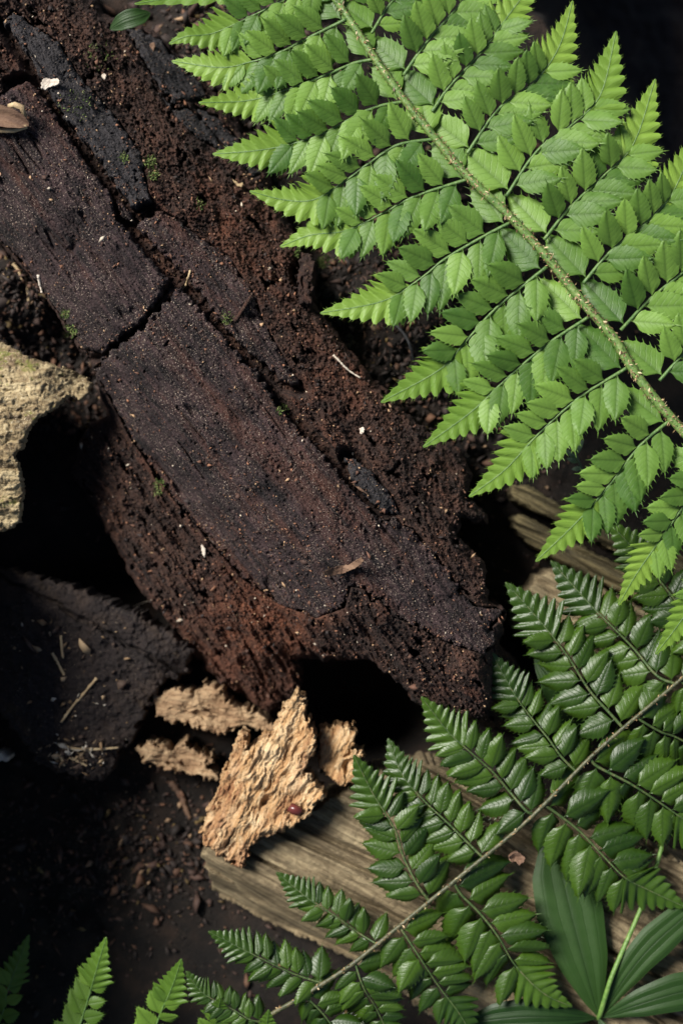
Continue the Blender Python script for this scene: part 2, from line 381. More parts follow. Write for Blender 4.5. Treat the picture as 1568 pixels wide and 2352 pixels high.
slabs = [('A1', A1, M['bark'], 0.0), ('A2', A2, M['bark'], 0.0), ('B', BB, M['bark_grey'], 0.003), ('C', CC, M['bark'], -0.001), ('C2', C2, M['bark_grey'], -0.002),
         ('D1', D1, M['bark_grey'], 0.003), ('D2', D2, M['bark_grey'], 0.002), ('D3', D3, M['bark_grey'], 0.001)]
CORE = [(-70,-60),(190,-60),(230,20),(290,55),(350,66),(420,130),(490,200),(560,290),(610,380),(650,480),(690,570),(670,640),(740,720),(800,800),(870,880),(960,970),(1060,1030),(1085,1090),(1075,1140),(1120,1180),(1118,1205),(1060,1195),(1050,1230),(1110,1290),(1125,1380),(1165,1405),(1150,1480),(1200,1540),(1280,1610),(1300,1660),(1220,1700),(1160,1680),(1060,1650),(964,1620),(900,1556),(850,1518),(690,1514),(695,1570),(680,1610),(620,1645),(560,1600),(500,1568),(440,1500),(380,1420),(320,1360),(280,1285),(215,1165),(165,1085),(190,985),(240,950),(215,850),(170,780),(75,640),(0,560),(-70,520)]
def slab_d(u, v):
    d = np.full(u.shape, -1e9)
    for _, P, _, _ in slabs: d = np.maximum(d, sdf(P, u, v))
    return d
def zcore(u, v):
    p, q = pq(u, v); sd_ = slab_d(u, v)
    sA = np.maximum(sdf(A1, u, v), sdf(A2, u, v))
    left = sstep(40, -40, q) * sstep(0, -24, sA)
    drop = left*(0.006*sstep(150, -150, p) + 0.024*sstep(0, 260, -sA))
    z = zlog(u, v) - drop
    gapz = sstep(45, 70, q)*sstep(165, 130, q)*sstep(-34, -8, sd_)*sstep(420, 250, p) + sstep(-30, -10, sdf(A1, u, v))*sstep(-30, -10, sdf(A2, u, v))
    dig = np.maximum(sstep(-3, 5, sd_), np.clip(gapz, 0, 1))     # the wood is sunk under and between the slabs
    z = z - 0.012*dig + dig*(0.0035*fbm(u, v, 0.05, 3, 0.65) + 0.003*(0.3-billow(u, v, 0.08, 3)))
    gap = sstep(60, 95, q)*sstep(125, 100, q)*0
    cr = 1-dig
    wq = q + 10*fbm(u, v, 0.02, 3)
    z = z + cr*(0.0050*fbm(p*0.5, wq, 0.018, 4, 0.6) + 0.0075*(0.28-billow(p*0.22, wq, 0.045, 5, 0.62)) + 0.0030*(0.28-billow(u, v, 0.07, 3, 0.7)) + 0.0016*fbm(u, v, 0.20, 3, 0.75))
    lf = left*(1-dig); z = z + lf*(0.008*fbm(p*0.18, q, 0.028, 3) + 0.007*(0.28-billow(p*0.25+50, q, 0.035, 4, 0.7)))
    pits = sstep(0.24, 0.5, fbm(p*0.5+400, q, 0.035, 4, 0.6)); z = z - cr*0.010*pits
    end = sstep(1480, 1600, v - 0.35*(u-700)); z = z - 0.006*end
    z = z - 0.046*sstep(1090, 1200, u + 6*fbm(u, v, 0.03, 2))*sstep(1420, 1540, v)
    return np.maximum(z, 0.002)
log = thing('rotten_log', 'dark decayed log with cracked bark slabs and red crumbling wood', 'log', tuple(W3(600, 900, 0.0)))
cv, cf = field(CORE, zcore, 2.0, 9, 0.03, 26, 0.013, 0.0, 5, 12)
uu_ = cv[:, 0]/((H-cv[:, 2])*KPX)+PXW/2; vv_ = PXH/2-cv[:, 1]/((H-cv[:, 2])*KPX)
redf = np.clip(1.2*blob(uu_, vv_, 600, 1430, 130, 130) + 0.6*blob(uu_, vv_, 540, 560, 140, 160) + 0.6*blob(uu_, vv_, 800, 860, 120, 120) + 0.5*fbm(uu_, vv_, 0.02, 3)-0.1, 0, 1)
mk('core', cv, cf, M['rot'], log, smooth=True, colr=np.repeat(redf[:, None], 3, 1))
def zslab(dz, seed):
    def f(u, v):
        p, q = pq(u, v)
        z = zlog(u, v) + dz + 0.0018*fbm(p*0.45+seed, q, 0.03, 4) + 0.0015*fbm(p*0.10, q+seed, 0.075, 4, 0.6)
        pits = sstep(0.36, 0.62, fbm(u+seed, v, 0.036, 4, 0.62)); z = z - 0.0034*pits
        z = z + 0.0010*fbm(u, v+seed, 0.22, 3, 0.75) + 0.0020*fbm(p*0.25, q, 0.07, 4, 0.68)
        z = z - 0.0035*sstep(0.0, 0.35, fbm(u+900, v+seed, 0.012, 3))*billow(u, v, 0.09, 3)*sstep(-450, 250, p)
        z = z - 0.003*sstep(0.12, 0.0, np.abs(fbm(p*0.22+seed, q*1.4, 0.017, 2)))*sstep(0.1, 0.35, fbm(u, v+seed, 0.008, 2))
        return z
    return f
for k, (nm, P, mt_, dz) in enumerate(slabs):
    v_, f_ = field(P, zslab(dz, 100.0*k), 2.0, 14.0 if nm == 'A2' else 8.0, 0.05, 12, 0.0045, lambda u, v: zlog(u, v)-0.016, 4, 4)
    mk('bark_slab', v_, f_, mt_, log, smooth=True)

# look-up of the log's upper surface
LU, LV = np.meshgrid(np.arange(-60, 1320, 4.0), np.arange(-60, 1720, 4.0))
LZ = np.where(sdf(CORE, LU, LV) > 0, zcore(LU, LV), zfloor(LU, LV))
for k, (nm, P, mt_, dz) in enumerate(slabs):
    LZ = np.where(sdf(P, LU, LV) > 2, zslab(dz, 100.0*k)(LU, LV), LZ)
def surf(u, v):
    i = np.clip(np.rint((np.asarray(v)+60)/4).astype(int), 0, LZ.shape[0]-1); j = np.clip(np.rint((np.asarray(u)+60)/4).astype(int), 0, LZ.shape[1]-1)
    return LZ[i, j]

OCT = np.array([[1,0,0],[-1,0,0],[0,1,0],[0,-1,0],[0,0,1],[0,0,-1]], float)
OCF = np.array([[0,2,4],[2,1,4],[1,3,4],[3,0,4],[2,0,5],[1,2,5],[3,1,5],[0,3,5]])
def grains(pos, size, cols, squash=0.7):
    n = len(pos)
    q = rng.normal(size=(n, 4)); q /= np.linalg.norm(q, axis=1)[:, None]
    a, b_, c, d = q.T
    R = np.stack([np.stack([1-2*(c*c+d*d), 2*(b_*c-a*d), 2*(b_*d+a*c)], -1), np.stack([2*(b_*c+a*d), 1-2*(b_*b_+d*d), 2*(c*d-a*b_)], -1), np.stack([2*(b_*d-a*c), 2*(c*d+a*b_), 1-2*(b_*b_+c*c)], -1)], 1)
    S = size[:, None, None]*rng.uniform(0.45, 1.25, (n, 6, 1))*OCT[None]
    S[:, :, 2] *= squash; S[:, :, 0] *= rng.uniform(0.7, 2.6, n)[:, None]
    V = np.einsum('nij,nkj->nki', R, S) + pos[:, None]
    F = OCF[None] + 6*np.arange(n)[:, None, None]
    return V.reshape(-1, 3), F.reshape(-1, 3), np.repeat(cols, 6, 0)
def pick(n, pal, wts):
    pal = np.array(pal); k = rng.choice(len(pal), n, p=np.array(wts)/sum(wts))
    return pal[k]*rng.uniform(0.65, 1.35, (n, 1))
n = 110000
gu = rng.uniform(-60, 1310, n); gv = rng.uniform(-50, 1700, n)
dc = sdf(CORE, gu, gv); ds = slab_d(gu, gv)
pp_, qq_ = pq(gu, gv)
dens = np.where(ds > 3, np.clip(0.30*sstep(-0.25, 0.55, fbm(gu, gv, 0.011, 3)) + 0.30*sstep(26, 6, ds) + 0.30*sstep(-100, 200, pp_)*sstep(0, -160, qq_), 0, 1), 0.10+0.38*sstep(-0.1, 0.4, fbm(gu+50, gv, 0.014, 3)))
keep = (dc > 6) & (rng.uniform(size=n) < dens)
gu, gv, ds = gu[keep], gv[keep], ds[keep]; n = len(gu)
sz = np.where(ds > 3, rng.gamma(2.0, 0.00013, n)+0.00012, rng.gamma(2.0, 0.00014, n)+0.00016)
colr = pick(n, [(0.05,0.024,0.016),(0.10,0.045,0.026),(0.022,0.014,0.012),(0.19,0.085,0.045),(0.32,0.20,0.11),(0.5,0.42,0.32)], [30,30,20,12,8,2.2])
gp = W3(gu, gv, surf(gu, gv)+sz*0.3)
V_, F_, C_ = grains(gp, sz, colr)
tag(mk('crumbs', V_, F_, M['crumb'], log, colr=C_), 'loose brown crumbs of rotten wood', kind='stuff')
# moss tufts on the log
def moss_tufts(spots, name, parent, zf=surf, pal=((0.05,0.09,0.015),(0.10,0.15,0.03),(0.16,0.18,0.06))):
    V, F, C = [], [], []; o = 0
    for (cu, cv_, r, cnt) in spots:
        a = rng.uniform(0, 6.28, cnt); rr = r*np.sqrt(rng.uniform(0, 1, cnt))
        u = cu+rr*np.cos(a); v = cv_+rr*np.sin(a); p = W3(u, v, zf(u, v)-0.0003)
        th = rng.uniform(0, 6.28, cnt); L = rng.uniform(0.0008, 0.0026, cnt); wd = 0.00022
        tip = p + np.stack([np.cos(th)*L*0.7, np.sin(th)*L*0.7, L], -1)
        sd2 = np.stack([-np.sin(th), np.cos(th), 0*th], -1)*wd
        V.append(np.stack([p-sd2, p+sd2, tip], 1).reshape(-1, 3)); F.append(np.arange(3*cnt).reshape(-1, 3)+o); o += 3*cnt
        C.append(np.repeat(pick(cnt, pal, [1]*len(pal)), 3, 0))
    return tag(mk(name, np.concatenate(V), np.concatenate(F), M['moss'], parent, colr=np.concatenate(C)), 'sparse green moss', kind='stuff')
moss_tufts([(345,372,14,160),(352,400,12,120),(285,362,10,60),(160,760,16,150),(150,720,10,80),(460,470,14,60),(700,620,20,200),(745,600,16,160),(690,580,12,80),(520,730,16,70),(365,1110,12,100),(362,1130,8,60),(230,130,40,70),(170,240,40,60),(650,940,14,80)], 'moss', log)

# ------------------------------------------------------------------ lichen-covered bark curl at the left
TUBE = [(-260,760),(0,781),(60,815),(110,832),(160,846),(200,866),(212,880),(205,903),(186,922),(172,912),(154,909),(128,935),(83,964),(64,989),(54,1025),(30,1047),(42,1060),(48,1092),(54,1130),(48,1159),(46,1200),(19,1217),(0,1221),(-260,1240)]
def ztube(u, v):
    base = 0.078 - 0.030*((v-960)/260)**2*np.where(v < 960, 1.25, 0.75) - 0.022*sstep(60, 230, u)*sstep(1000, 850, v)
    fl = billow(u*0.5, v, 0.05, 3)
    wu, wv = u+18*fbm(u, v, 0.03, 3), v+18*fbm(u+77, v, 0.03, 3)
    T = fbm(wu*0.45, wv, 0.028, 4, 0.6)*4.2; Tf = np.floor(T); ter = Tf + sstep(0.0, 0.22, T-Tf) + 0.25*(T-Tf)
    T2 = fbm(wu*0.6+300, wv, 0.075, 3, 0.6)*3.0; T2f = np.floor(T2); ter2 = T2f + sstep(0, 0.25, T2-T2f)
    return base + 0.0009*ter + 0.0005*ter2 + 0.0010*(0.3-fl) + 0.0005*fbm(u, v, 0.2, 2)
tv, tf = field(TUBE, ztube, 2.5, 5, 0.09, 7, 0.002, lambda u, v: ztube(u, v)-0.006, 2, 2, under=0.006)
# the far end of the curl dips to the floor outside the picture
tv[:, 2] -= np.interp(tv[:, 0], [-0.185, -0.150], [0.075, 0.0]).clip(0)*1.0
tag(mk('bark_curl', tv, tf, M['palebark'], smooth=True, loc=tuple(W3(-200, 960, 0.0))), 'pale tan bark curl with green lichen and a ragged torn edge', 'bark')

def zml(u, v): return 0.120 + 0.006*fbm(u, v, 0.01, 4) - 0.05*sstep(-420, -800, u)  # top of an unseen log, added left of the frame as a shade caster
v_, f_ = field([(-900,1190),(-240,1160),(-178,1200),(-178,2900),(-900,2900)], zml, 8, 12, 0.02, 40, 0.010, 0.0, 6, 8)
tag(mk('added_shade_log', v_, f_, M['palebark'], smooth=True, loc=tuple(W3(-400, 2000, 0))), 'unseen log added beyond the bark curl to shade the lower-left soil', 'log')
# ------------------------------------------------------------------ fallen dark bark, lower left
FB = [(-80,1600),(0,1640),(47,1697),(83,1751),(162,1783),(234,1794),(259,1772),(266,1733),(306,1700),(310,1679),(335,1636),(360,1589),(382,1567),(425,1553),(446,1492),(396,1456),(300,1400),(150,1340),(0,1300),(-80,1300)]
def zfb(u, v):
    s = (u-180)*0.83 + (v-1560)*0.55
    z = 0.034 - 0.022*(s/300)**2 + 0.0055*fbm(u*0.6, v, 0.012, 5, 0.6) + 0.0030*(0.3-billow(u, v, 0.03, 4, 0.65)) + 0.0010*fbm(u, v, 0.12, 3, 0.7)
    crack = np.abs((v-1500) - 0.55*(u-330) + 14*fbm(u, v, 0.02, 2)); return z - 0.004*sstep(9, 2, crack)
v_, f_ = field(FB, zfb, 2.5, 15, 0.05, 10, 0.004, lambda u, v: np.minimum(zfb(u, v)-0.006, 0.004), 3, 4)
tag(mk('fallen_bark', v_, f_, M['deadbark'], smooth=True, loc=tuple(W3(180, 1560, 0))), 'large dark brown piece of fallen bark strewn with straw bits', 'bark')
# dark bark at the upper right, under the fern
UR = [(1150,-120),(1700,-120),(1700,560),(1600,520),(1480,380),(1380,260),(1250,120)]
def zur(u, v): return -0.24 + 0.006*fbm(u*0.5, v, 0.012, 4) + 0.004*(0.3-billow(u, v*0.4, 0.03, 3))
v_, f_ = field(UR, zur, 4, 10, 0.03, 20, 0.008, -0.32, 3, 5)
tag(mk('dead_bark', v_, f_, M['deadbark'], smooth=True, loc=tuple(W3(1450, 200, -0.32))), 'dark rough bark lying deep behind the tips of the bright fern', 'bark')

# ------------------------------------------------------------------ weathered wood at the right and bottom
PL = [(458,1962),(520,1930),(600,1900),(740,1850),(860,1775),(1000,1752),(1150,1800),(1300,1880),(1568,1980),(1750,2050),(1750,2520),(1180,2520),(960,2312),(840,2226),(720,2166),(610,2118),(505,2062),(488,2040)]
def zpl(u, v):
    s = (u-470)*0.45 - (v-1985)*0.89           # across the grain, positive towards the top of the picture
    p = (u-470)*0.89 + (v-1985)*0.45
    z = 0.042 - 0.026*sstep(30, -62, s) + 0.0025*fbm(p*0.1, s, 0.05, 3) + 0.0010*fbm(p*0.08, s, 0.22, 3)
    z = z - 0.0055*sstep(0.16, 0.0, np.abs(fbm(p*0.08+70, s, 0.013, 2)))
    return z + 0.0008*fbm(u, v, 0.04, 3)
v_, f_ = field(PL, zpl, 2.5, 10, 0.05, 8, 0.004, 0.0, 4, 4)
tag(mk('weathered_plank', v_, f_, M['side'], smooth=True, loc=tuple(W3(1000, 2100, 0))), 'pale weathered split timber under the dark fern and broad leaves', 'wood')
def grainwood(name, poly, z0, roll, label, cx, cy, mat, ca=0.89, sa=0.45, half=70.0):
    def zf(u, v):
        s = -(u-cx)*sa + (v-cy)*ca; p = (u-cx)*ca + (v-cy)*sa
        return z0 - roll*(s/half)**2 + 0.0022*fbm(p*0.1, s, 0.05, 3) + 0.0009*fbm(p*0.08, s, 0.2, 3) - 0.003*sstep(0.14, 0, np.abs(fbm(p*0.1, s+33, 0.02, 2)))
    v_, f_ = field(poly, zf, 2.5, 4, 0.06, 10, 0.005, 0.0, 4, 4)
    return tag(mk(name, v_, f_, mat, smooth=True, loc=tuple(W3(cx, cy, 0))), label, 'branch')
grainwood('dead_branch', [(1172,1128),(1180,1112),(1215,1112),(1290,1160),(1380,1198),(1700,1330),(1700,1400),(1400,1262),(1290,1205),(1215,1170),(1178,1150)], 0.030, 0.008, 'thin mossy dead branch, upper one of the split pair behind the fern tip', 1230, 1145, M['branch'], half=45)
grainwood('dead_branch', [(1176,1188),(1200,1178),(1260,1210),(1380,1275),(1700,1420),(1700,1500),(1400,1352),(1280,1292),(1210,1252),(1180,1215)], 0.028, 0.010, 'yellowish thick dead branch, lower one of the split pair behind the fern tip', 1290, 1250, M['branch'], half=50)
grainwood('weathered_branch', [(1182,1400),(1230,1322),(1290,1300),(1420,1368),(1700,1500),(1700,1720),(1450,1600),(1300,1545),(1220,1502),(1172,1440)], 0.030, 0.010, 'pale grey weathered branch with bored holes beside the log end', 1330, 1430, M['side'], half=110)

# ------------------------------------------------------------------ tan punky wood chips
def chip(name, poly, z0, slope, ang, label, mat, amp=1.0, zb=0.03, res=2.0):
    P = np.array(poly); c = P.mean(0); ca, sa = math.cos(ang), math.sin(ang)
    def zf(u, v):
        p = (u-c[0])*ca + (v-c[1])*sa; s = -(u-c[0])*sa + (v-c[1])*ca
        z = z0 + slope[0]*(u-c[0]) + slope[1]*(v-c[1])
        s = s + 16*fbm(u, v, 0.018, 3); p = p + 16*fbm(u+90, v, 0.018, 3)
        z = z + amp*(0.0070*fbm(u, v, 0.013, 3) + 0.0046*(0.3-billow(p*0.24, s, 0.045, 4, 0.66)) + 0.0014*fbm(p*0.22, s, 0.25, 3, 0.75))
        z = z - amp*0.004*sstep(0.30, 0.55, fbm(p*0.4+50, s, 0.035, 3))
        return z
    v_, f_ = field(poly, zf, res, 13, 0.075, 9, 0.004, zb, 4, 9)
    return tag(mk(name, v_, f_, mat, smooth=True, loc=tuple(W3(c[0], c[1], zb if not callable(zb) else 0.03))), label, 'wood chip')
chip('wood_chip', [(682,1588),(700,1618),(708,1660),(728,1690),(728,1725),(700,1770),(735,1806),(748,1826),(715,1866),(690,1892),(668,1902),(640,1915),(600,1930),(575,1950),(558,2000),(530,1985),(505,1968),(470,1946),(460,1915),(475,1868),(492,1838),(508,1790),(528,1740),(545,1690),(562,1685),(570,1722),(600,1702),(630,1680),(648,1628)], 0.058, (0.00001, -0.00003), math.radians(-65), 'large torn fibrous tan wood chip on the plank corner', M['chip'], 1.0, 0.038)
chip('wood_chip', [(735,1672),(775,1668),(815,1668),(820,1700),(812,1720),(836,1732),(820,1760),(815,1800),(780,1808),(752,1785),(730,1760)], 0.050, (0.00002, 0.0), math.radians(-75), 'small torn tan wood chip against the right of the large one', M['chip'], 0.8, 0.030)
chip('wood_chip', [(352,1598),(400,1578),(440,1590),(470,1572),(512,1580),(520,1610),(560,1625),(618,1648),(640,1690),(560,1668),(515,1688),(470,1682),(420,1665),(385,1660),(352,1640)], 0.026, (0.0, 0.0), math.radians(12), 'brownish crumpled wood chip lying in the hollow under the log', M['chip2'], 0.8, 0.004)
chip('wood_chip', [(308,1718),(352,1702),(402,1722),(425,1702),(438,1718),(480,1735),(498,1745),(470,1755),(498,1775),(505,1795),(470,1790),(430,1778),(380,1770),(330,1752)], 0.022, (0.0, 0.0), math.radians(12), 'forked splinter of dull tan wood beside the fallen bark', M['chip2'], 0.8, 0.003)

# ------------------------------------------------------------------ ferns
def pinnule_data(r, wid=0.26, aur=0.35, curl=0.25, fold=0.10, spine=0.075, n=17, droop=0.10):
    xs = np.linspace(0, 1, n); V = []; UVs = []; F = []; B = []
    def ga(x): return np.clip(np.sin(np.pi*np.clip(x, 1e-6, 1)**0.72), 0, 1)**0.80*(0.12+0.88*sstep(0.0, 0.16, x)) + aur*np.exp(-((x-0.22)/0.08)**2)*0.28
    def gb(x): return np.clip(np.sin(np.pi*np.clip(x, 1e-6, 1)**0.84), 0, 1)**0.88*(0.12+0.88*sstep(0.0, 0.22, x))
    ph = r.integers(0, 2)
    for i, x in enumerate(xs):
        for sgn, g in ((1, ga), (-1, gb)):
            pass
        wa, wb = wid*ga(x), wid*0.95*gb(x)
        tooth = ((i+ph) % 2 == 0) and x > 0.2 and x < 0.99
        k = (1.035 if tooth else 0.945) if x > 0.2 else 1.0
        wa *= k*r.uniform(0.95, 1.05); wb *= k*r.uniform(0.95, 1.05)
        sh = 0.025 if tooth else 0.0
        for j, f in enumerate((-1, -0.66, -0.33, 0, 0.33, 0.66, 1)):
            y = f*(wa if f > 0 else wb); xx = x + (sh*abs(f) + 0.05*abs(f)*(1-x))*(1 if abs(f) > 0.5 else 0.3)
            z = fold*abs(y) - curl*wid*abs(f)**2.2*min(1, 3*x) - droop*x*x + 0.012*math.sin(9*x+2*f)*abs(f)
            if f == 0: z -= 0.012
            V.append((xx, y, z)); UVs.append((x, y/wid*0.5))
        if tooth: B.append(i)
    for i in range(n-1):
        for j in range(6):
            a = i*7+j; F.append((a, a+7, a+8, a+1))
    T = []
    def brist(p, d, L, wd=0.010):
        b0 = len(V); p = np.array(p); d = np.array(d); d = d/np.linalg.norm(d); s = np.array([-d[1], d[0], 0])
        V.extend([tuple(p-s*wd-d*0.02), tuple(p+s*wd-d*0.02), tuple(p+d*L+np.array([0, 0, r.uniform(-.02, .02)]))]); UVs.extend([(0.5, 0.4)]*3); T.append((b0, b0+1, b0+2))
    for i in B:
        if xs[i] < 0.3: continue
        for j, sg in ((0, -1), (6, 1)):
            brist(V[i*7+j], (1, sg*0.55, 0), spine*r.uniform(0.7, 1.2))
    brist(V[(n-1)*7+3], (1, r.uniform(-.15, .15), 0), spine*1.7, 0.013)
    return np.array(V), [np.array(F), np.array(T)], np.array(UVs)
def make_variants(tagname, mat, count, **kw):
    out = {1: [], -1: []}
    for k in range(count):
        r = np.random.default_rng(100+k)
        V, F, UVs = pinnule_data(r, wid=kw.get('wid', 0.27)*r.uniform(0.92, 1.08), aur=r.uniform(0.2, 0.6), curl=kw.get('curl', 0.25)*r.uniform(0.6, 1.4), fold=kw.get('fold', 0.1), spine=kw.get('spine', 0.075), droop=kw.get('droop', 0.1)*r.uniform(0.5, 1.5))
        for sg in (1, -1):
            VV = V*np.array([1, sg, 1]); FF = F if sg == 1 else [f[:, ::-1] for f in F]
            o = mk(tagname, VV, FF, mat, smooth=True, uv=UVs)
            me = o.data; bpy.data.objects.remove(o); out[sg].append(me)
    return out

def frond(name, label, cat, root, rach_pts, rach_r, pinnae, mats, variants, zb, ztip, prm, seed, group=None):
    """rach_pts: (u,v,z) from base to apex; pinnae: list of (side, [(u,v)...base to tip], (z0,z1)); side +1: pinnule mirror sense"""
    r = np.random.default_rng(seed)
    fr = thing(name, label, cat, root, group)
    R, _ = smooth_path(rach_pts, 90)
    Rw = W3(R[:, 0], R[:, 1], R[:, 2])
    rad = np.interp(np.linspace(0, 1, 90), [0, 1], rach_r)
    V, F = tube(Rw, rad, 10, 0.9, 0.02); mk('rachis', V, F, mats['rachis'], fr, smooth=True)
    # chaffy scales along the rachis
    ns = prm.get('scales', 700); V, F, C = [], [], []
    T = np.gradient(Rw, axis=0); T /= np.linalg.norm(T, axis=1)[:, None]
    for k in range(ns):
        i = int(r.beta(1.0, prm.get('scale_bias', 1.25))*89); a = r.uniform(-0.25*np.pi, 1.25*np.pi)
        S = np.cross(T[i], [0, 0, 1]); S /= np.linalg.norm(S); Nn = np.cross(S, T[i])
        o_ = (np.cos(a)*S + np.sin(a)*Nn); j = r.uniform(-0.5, 0.5)*np.linalg.norm(Rw[min(i+1, 89)]-Rw[max(i-1, 0)])
        p = Rw[i] + T[i]*j + o_*rad[i]*0.93
        d = T[i]*r.uniform(-1.0, 1.0) + o_*r.uniform(0.0, 0.5) + r.normal(size=3)*0.35; d /= np.linalg.norm(d)
        s = np.cross(d, o_); s /= np.linalg.norm(s)+1e-9
        L = r.uniform(0.0007, 0.0020); wd = r.uniform(0.00015, 0.00040)
        b0 = len(V); mid = p + d*L*0.5 + o_*L*0.12
        V += [p-s*wd*0.6, p+s*wd*0.6, mid+s*wd, mid-s*wd, p+d*L]; F.append((b0, b0+1, b0+2, b0+3)); F.append((b0+3, b0+2, b0+4, b0+4))
        C += [np.array([(0.22,0.14,0.06),(0.36,0.26,0.13),(0.10,0.055,0.025),(0.46,0.37,0.21)][r.choice(4, p=[.35,.3,.2,.15])])]*5
    Fq = np.array(F); Fq, Ft = Fq[::2], Fq[1::2][:, :3]
    tag(mk('scales', np.array(V), [Fq, Ft], mats['scale'], fr, colr=np.array(C)), kind='stuff')
    rl = wloc(fr); npl = 0
    for pi_, (side, pts, zr) in enumerate(pinnae):
        pts = [np.array(p, float) for p in pts]
        K = len(pts); zz = zr[0] + (zr[1]-zr[0])*np.linspace(0, 1, K)**1.4 + (r.normal(size=K)*0.0008 if K > 2 else 0)
        zz[0] = zr[0]
        w3 = W3([p[0] for p in pts], [p[1] for p in pts], zz)
        m_ = 60; C_, Lp = smooth_path(w3, m_)
        tt = np.linspace(0, 1, m_)
        cr = prm['costa']*(1-0.78*tt)*min(1.0, Lp/0.075)
        V, F = tube(C_, cr, 6, 0.8)
        pin = mk('pinna', V, F, mats['costa'], fr, smooth=True)
        TT = np.gradient(C_, axis=0); TT /= np.linalg.norm(TT, axis=1)[:, None]
        Bl = np.cross([0, 0, 1.0], TT); Bl /= np.linalg.norm(Bl, axis=1)[:, None]; NN = np.cross(TT, Bl)
        roll = r.normal()*0.05
        dl = prm['space']; tf_ = prm['free']
        if min(p[1] for p in pts[:-1]) < -60 and max(p[1] for p in pts) < 10: tf_ = 0.18     # grows outside the picture
        # side=+1: acroscopic (towards the frond apex) is +B, else -B
        for sb in (1, -1):
            acro = (sb == side)
            t0 = 0.030 if acro else 0.060
            k = 0; t = t0
            while t < tf_ + (0.0 if acro else dl*0.4):
                i = t*(m_-1); i0 = int(i); f = i-i0
                P = C_[i0]*(1-f)+C_[min(i0+1, m_-1)]*f; T_, B_, N_ = TT[i0], Bl[i0]*sb, NN[i0]
                env = prm['len']*(1 - 0.08*t - 0.30*sstep(0.30, 0.80, t))*(1.0 if not acro else prm.get('acro', 0.75))*(prm.get('right', 1.0) if side > 0 else 1.0)
                if k == 0: env *= prm.get('basal', 1.35) if acro else 0.92
                L = env*Lp*r.uniform(0.94, 1.06)
                ang = (math.radians(prm.get('ang0', 62)) - math.radians(16)*t + r.normal()*0.06)
                if acro: ang += math.radians(prm.get('angA', 12))
                if k == 0 and acro: ang += math.radians(16)
                tilt = (prm['tiltA'] if acro else prm['tiltB']) + r.normal()*prm.get('tiltv', 0.10) + roll*sb
                if k == 0 and acro: tilt = prm.get('tilt0', -0.12) + r.normal()*0.04
                Dh = math.cos(ang)*T_ + math.sin(ang)*B_
                X = Dh*math.cos(tilt) + N_*math.sin(tilt)*1.0
                tw = r.normal()*prm.get('twist', 0.14) + prm.get('twist0', 0.0)
                Yp = (-math.sin(ang)*T_ + math.cos(ang)*B_)*-1.0      # across the pinnule, towards the pinna apex
                Yp = Yp - X*np.dot(X, Yp); Yp /= np.linalg.norm(Yp)
                Nz = np.cross(X, Yp)
                mir = 1
                if Nz[2] < 0: Nz = -Nz; mir = -1
                Yp2 = Yp*math.cos(tw) + Nz*math.sin(tw); Zp = np.cross(X, Yp2)*mir
                # mesh +y is the apex side; mirrored meshes have it at -y
                Yc = Yp2 if mir == 1 else -Yp2
                me = variants[mir][r.integers(0, len(variants[1]))]
                o = bpy.data.objects.new('pinnule', me); col.objects.link(o); o.parent = pin
                wsc = (1.0 if not acro else prm.get('acrow', 1.2))*r.uniform(0.92, 1.1)*(prm.get('basalw', 1.05) if (k == 0 and acro) else 1.0)
                Mx = Matrix(((X[0]*L, Yc[0]*L*wsc, Zp[0]*L, 0), (X[1]*L, Yc[1]*L*wsc, Zp[1]*L, 0), (X[2]*L, Yc[2]*L*wsc, Zp[2]*L, 0), (0, 0, 0, 1)))
                off = P + N_*cr[i0]*0.2 - rl
                Mx.translation = Vector(off)
                o.matrix_local = Mx; npl += 1
                k += 1; t += dl*(1-0.25*t)*r.uniform(0.95, 1.05)
        # fused, lobed blade towards the tip of the pinna
        V, F, UVs, T3 = [], [], [], []
        nl = prm.get('lobes', 8); per = 8; ns_ = nl*per+1
        ts = tf_ - 0.02 + (1-tf_+0.02)*(1-(1-np.linspace(0, 1, ns_))**1.12)
        for sb in (1, -1):
            b0 = len(V); acro = (sb == side)
            tilt = (prm['tiltA'] if acro else prm['tiltB'])*0.8 + roll*sb
            for q in range(ns_):
                t = ts[q]; g = (t-tf_+0.02)/(1-tf_+0.02); i = t*(m_-1); i0 = min(int(i), m_-2); f = i-i0
                P = C_[i0]*(1-f)+C_[i0+1]*f; T_, B_, N_ = TT[i0], Bl[i0]*sb, NN[i0]
                fr_ = ((q + (per//2 if sb < 0 else 0)) % per)/per
                env = prm['len']*Lp*prm.get('tipw', 0.74)*(1-g)**1.02 + 0.0004
                depth = 0.28*(1-g)**1.0 + 0.13
                saw = max(0.0, math.sin(math.pi*min(1.0, fr_)**1.7))**0.65
                wv = env*(1-depth*(1-saw))*math.sin(math.radians(62))
                fwd = env*(0.62*(1-0.3*g))*(1-depth*0.8*(1-saw))
                tooth = abs(fr_-0.75) < 0.02 or abs(fr_-0.5) < 0.02
                for jj, a_ in enumerate((0, 0.35, 0.7, 1.0)):
                    h = math.sin(tilt)*a_*wv - prm.get('tipcurl', 0.10)*wv*a_**2 - (0.24*wv*(1-saw))*a_ + cr[i0]*0.3*(a_ == 0)
                    p = P + B_*wv*a_*math.cos(tilt) + T_*fwd*a_**1.15*(1-0.55*g*g) + N_*h
                    if t > 0.999: p = C_[-1] + N_*0.0
                    V.append(p); UVs.append((t*3.2, a_*0.45))
                if tooth and a_ == 1.0 and g < 0.97:
                    e = V[-1]; d = T_*1.0 + B_*0.75; d = d/np.linalg.norm(d); s = np.cross(d, N_); L = prm['len']*Lp*0.085*r.uniform(0.7, 1.2)*(1-0.3*g)
                    c0 = len(V); T3.append((e, d, s, L))
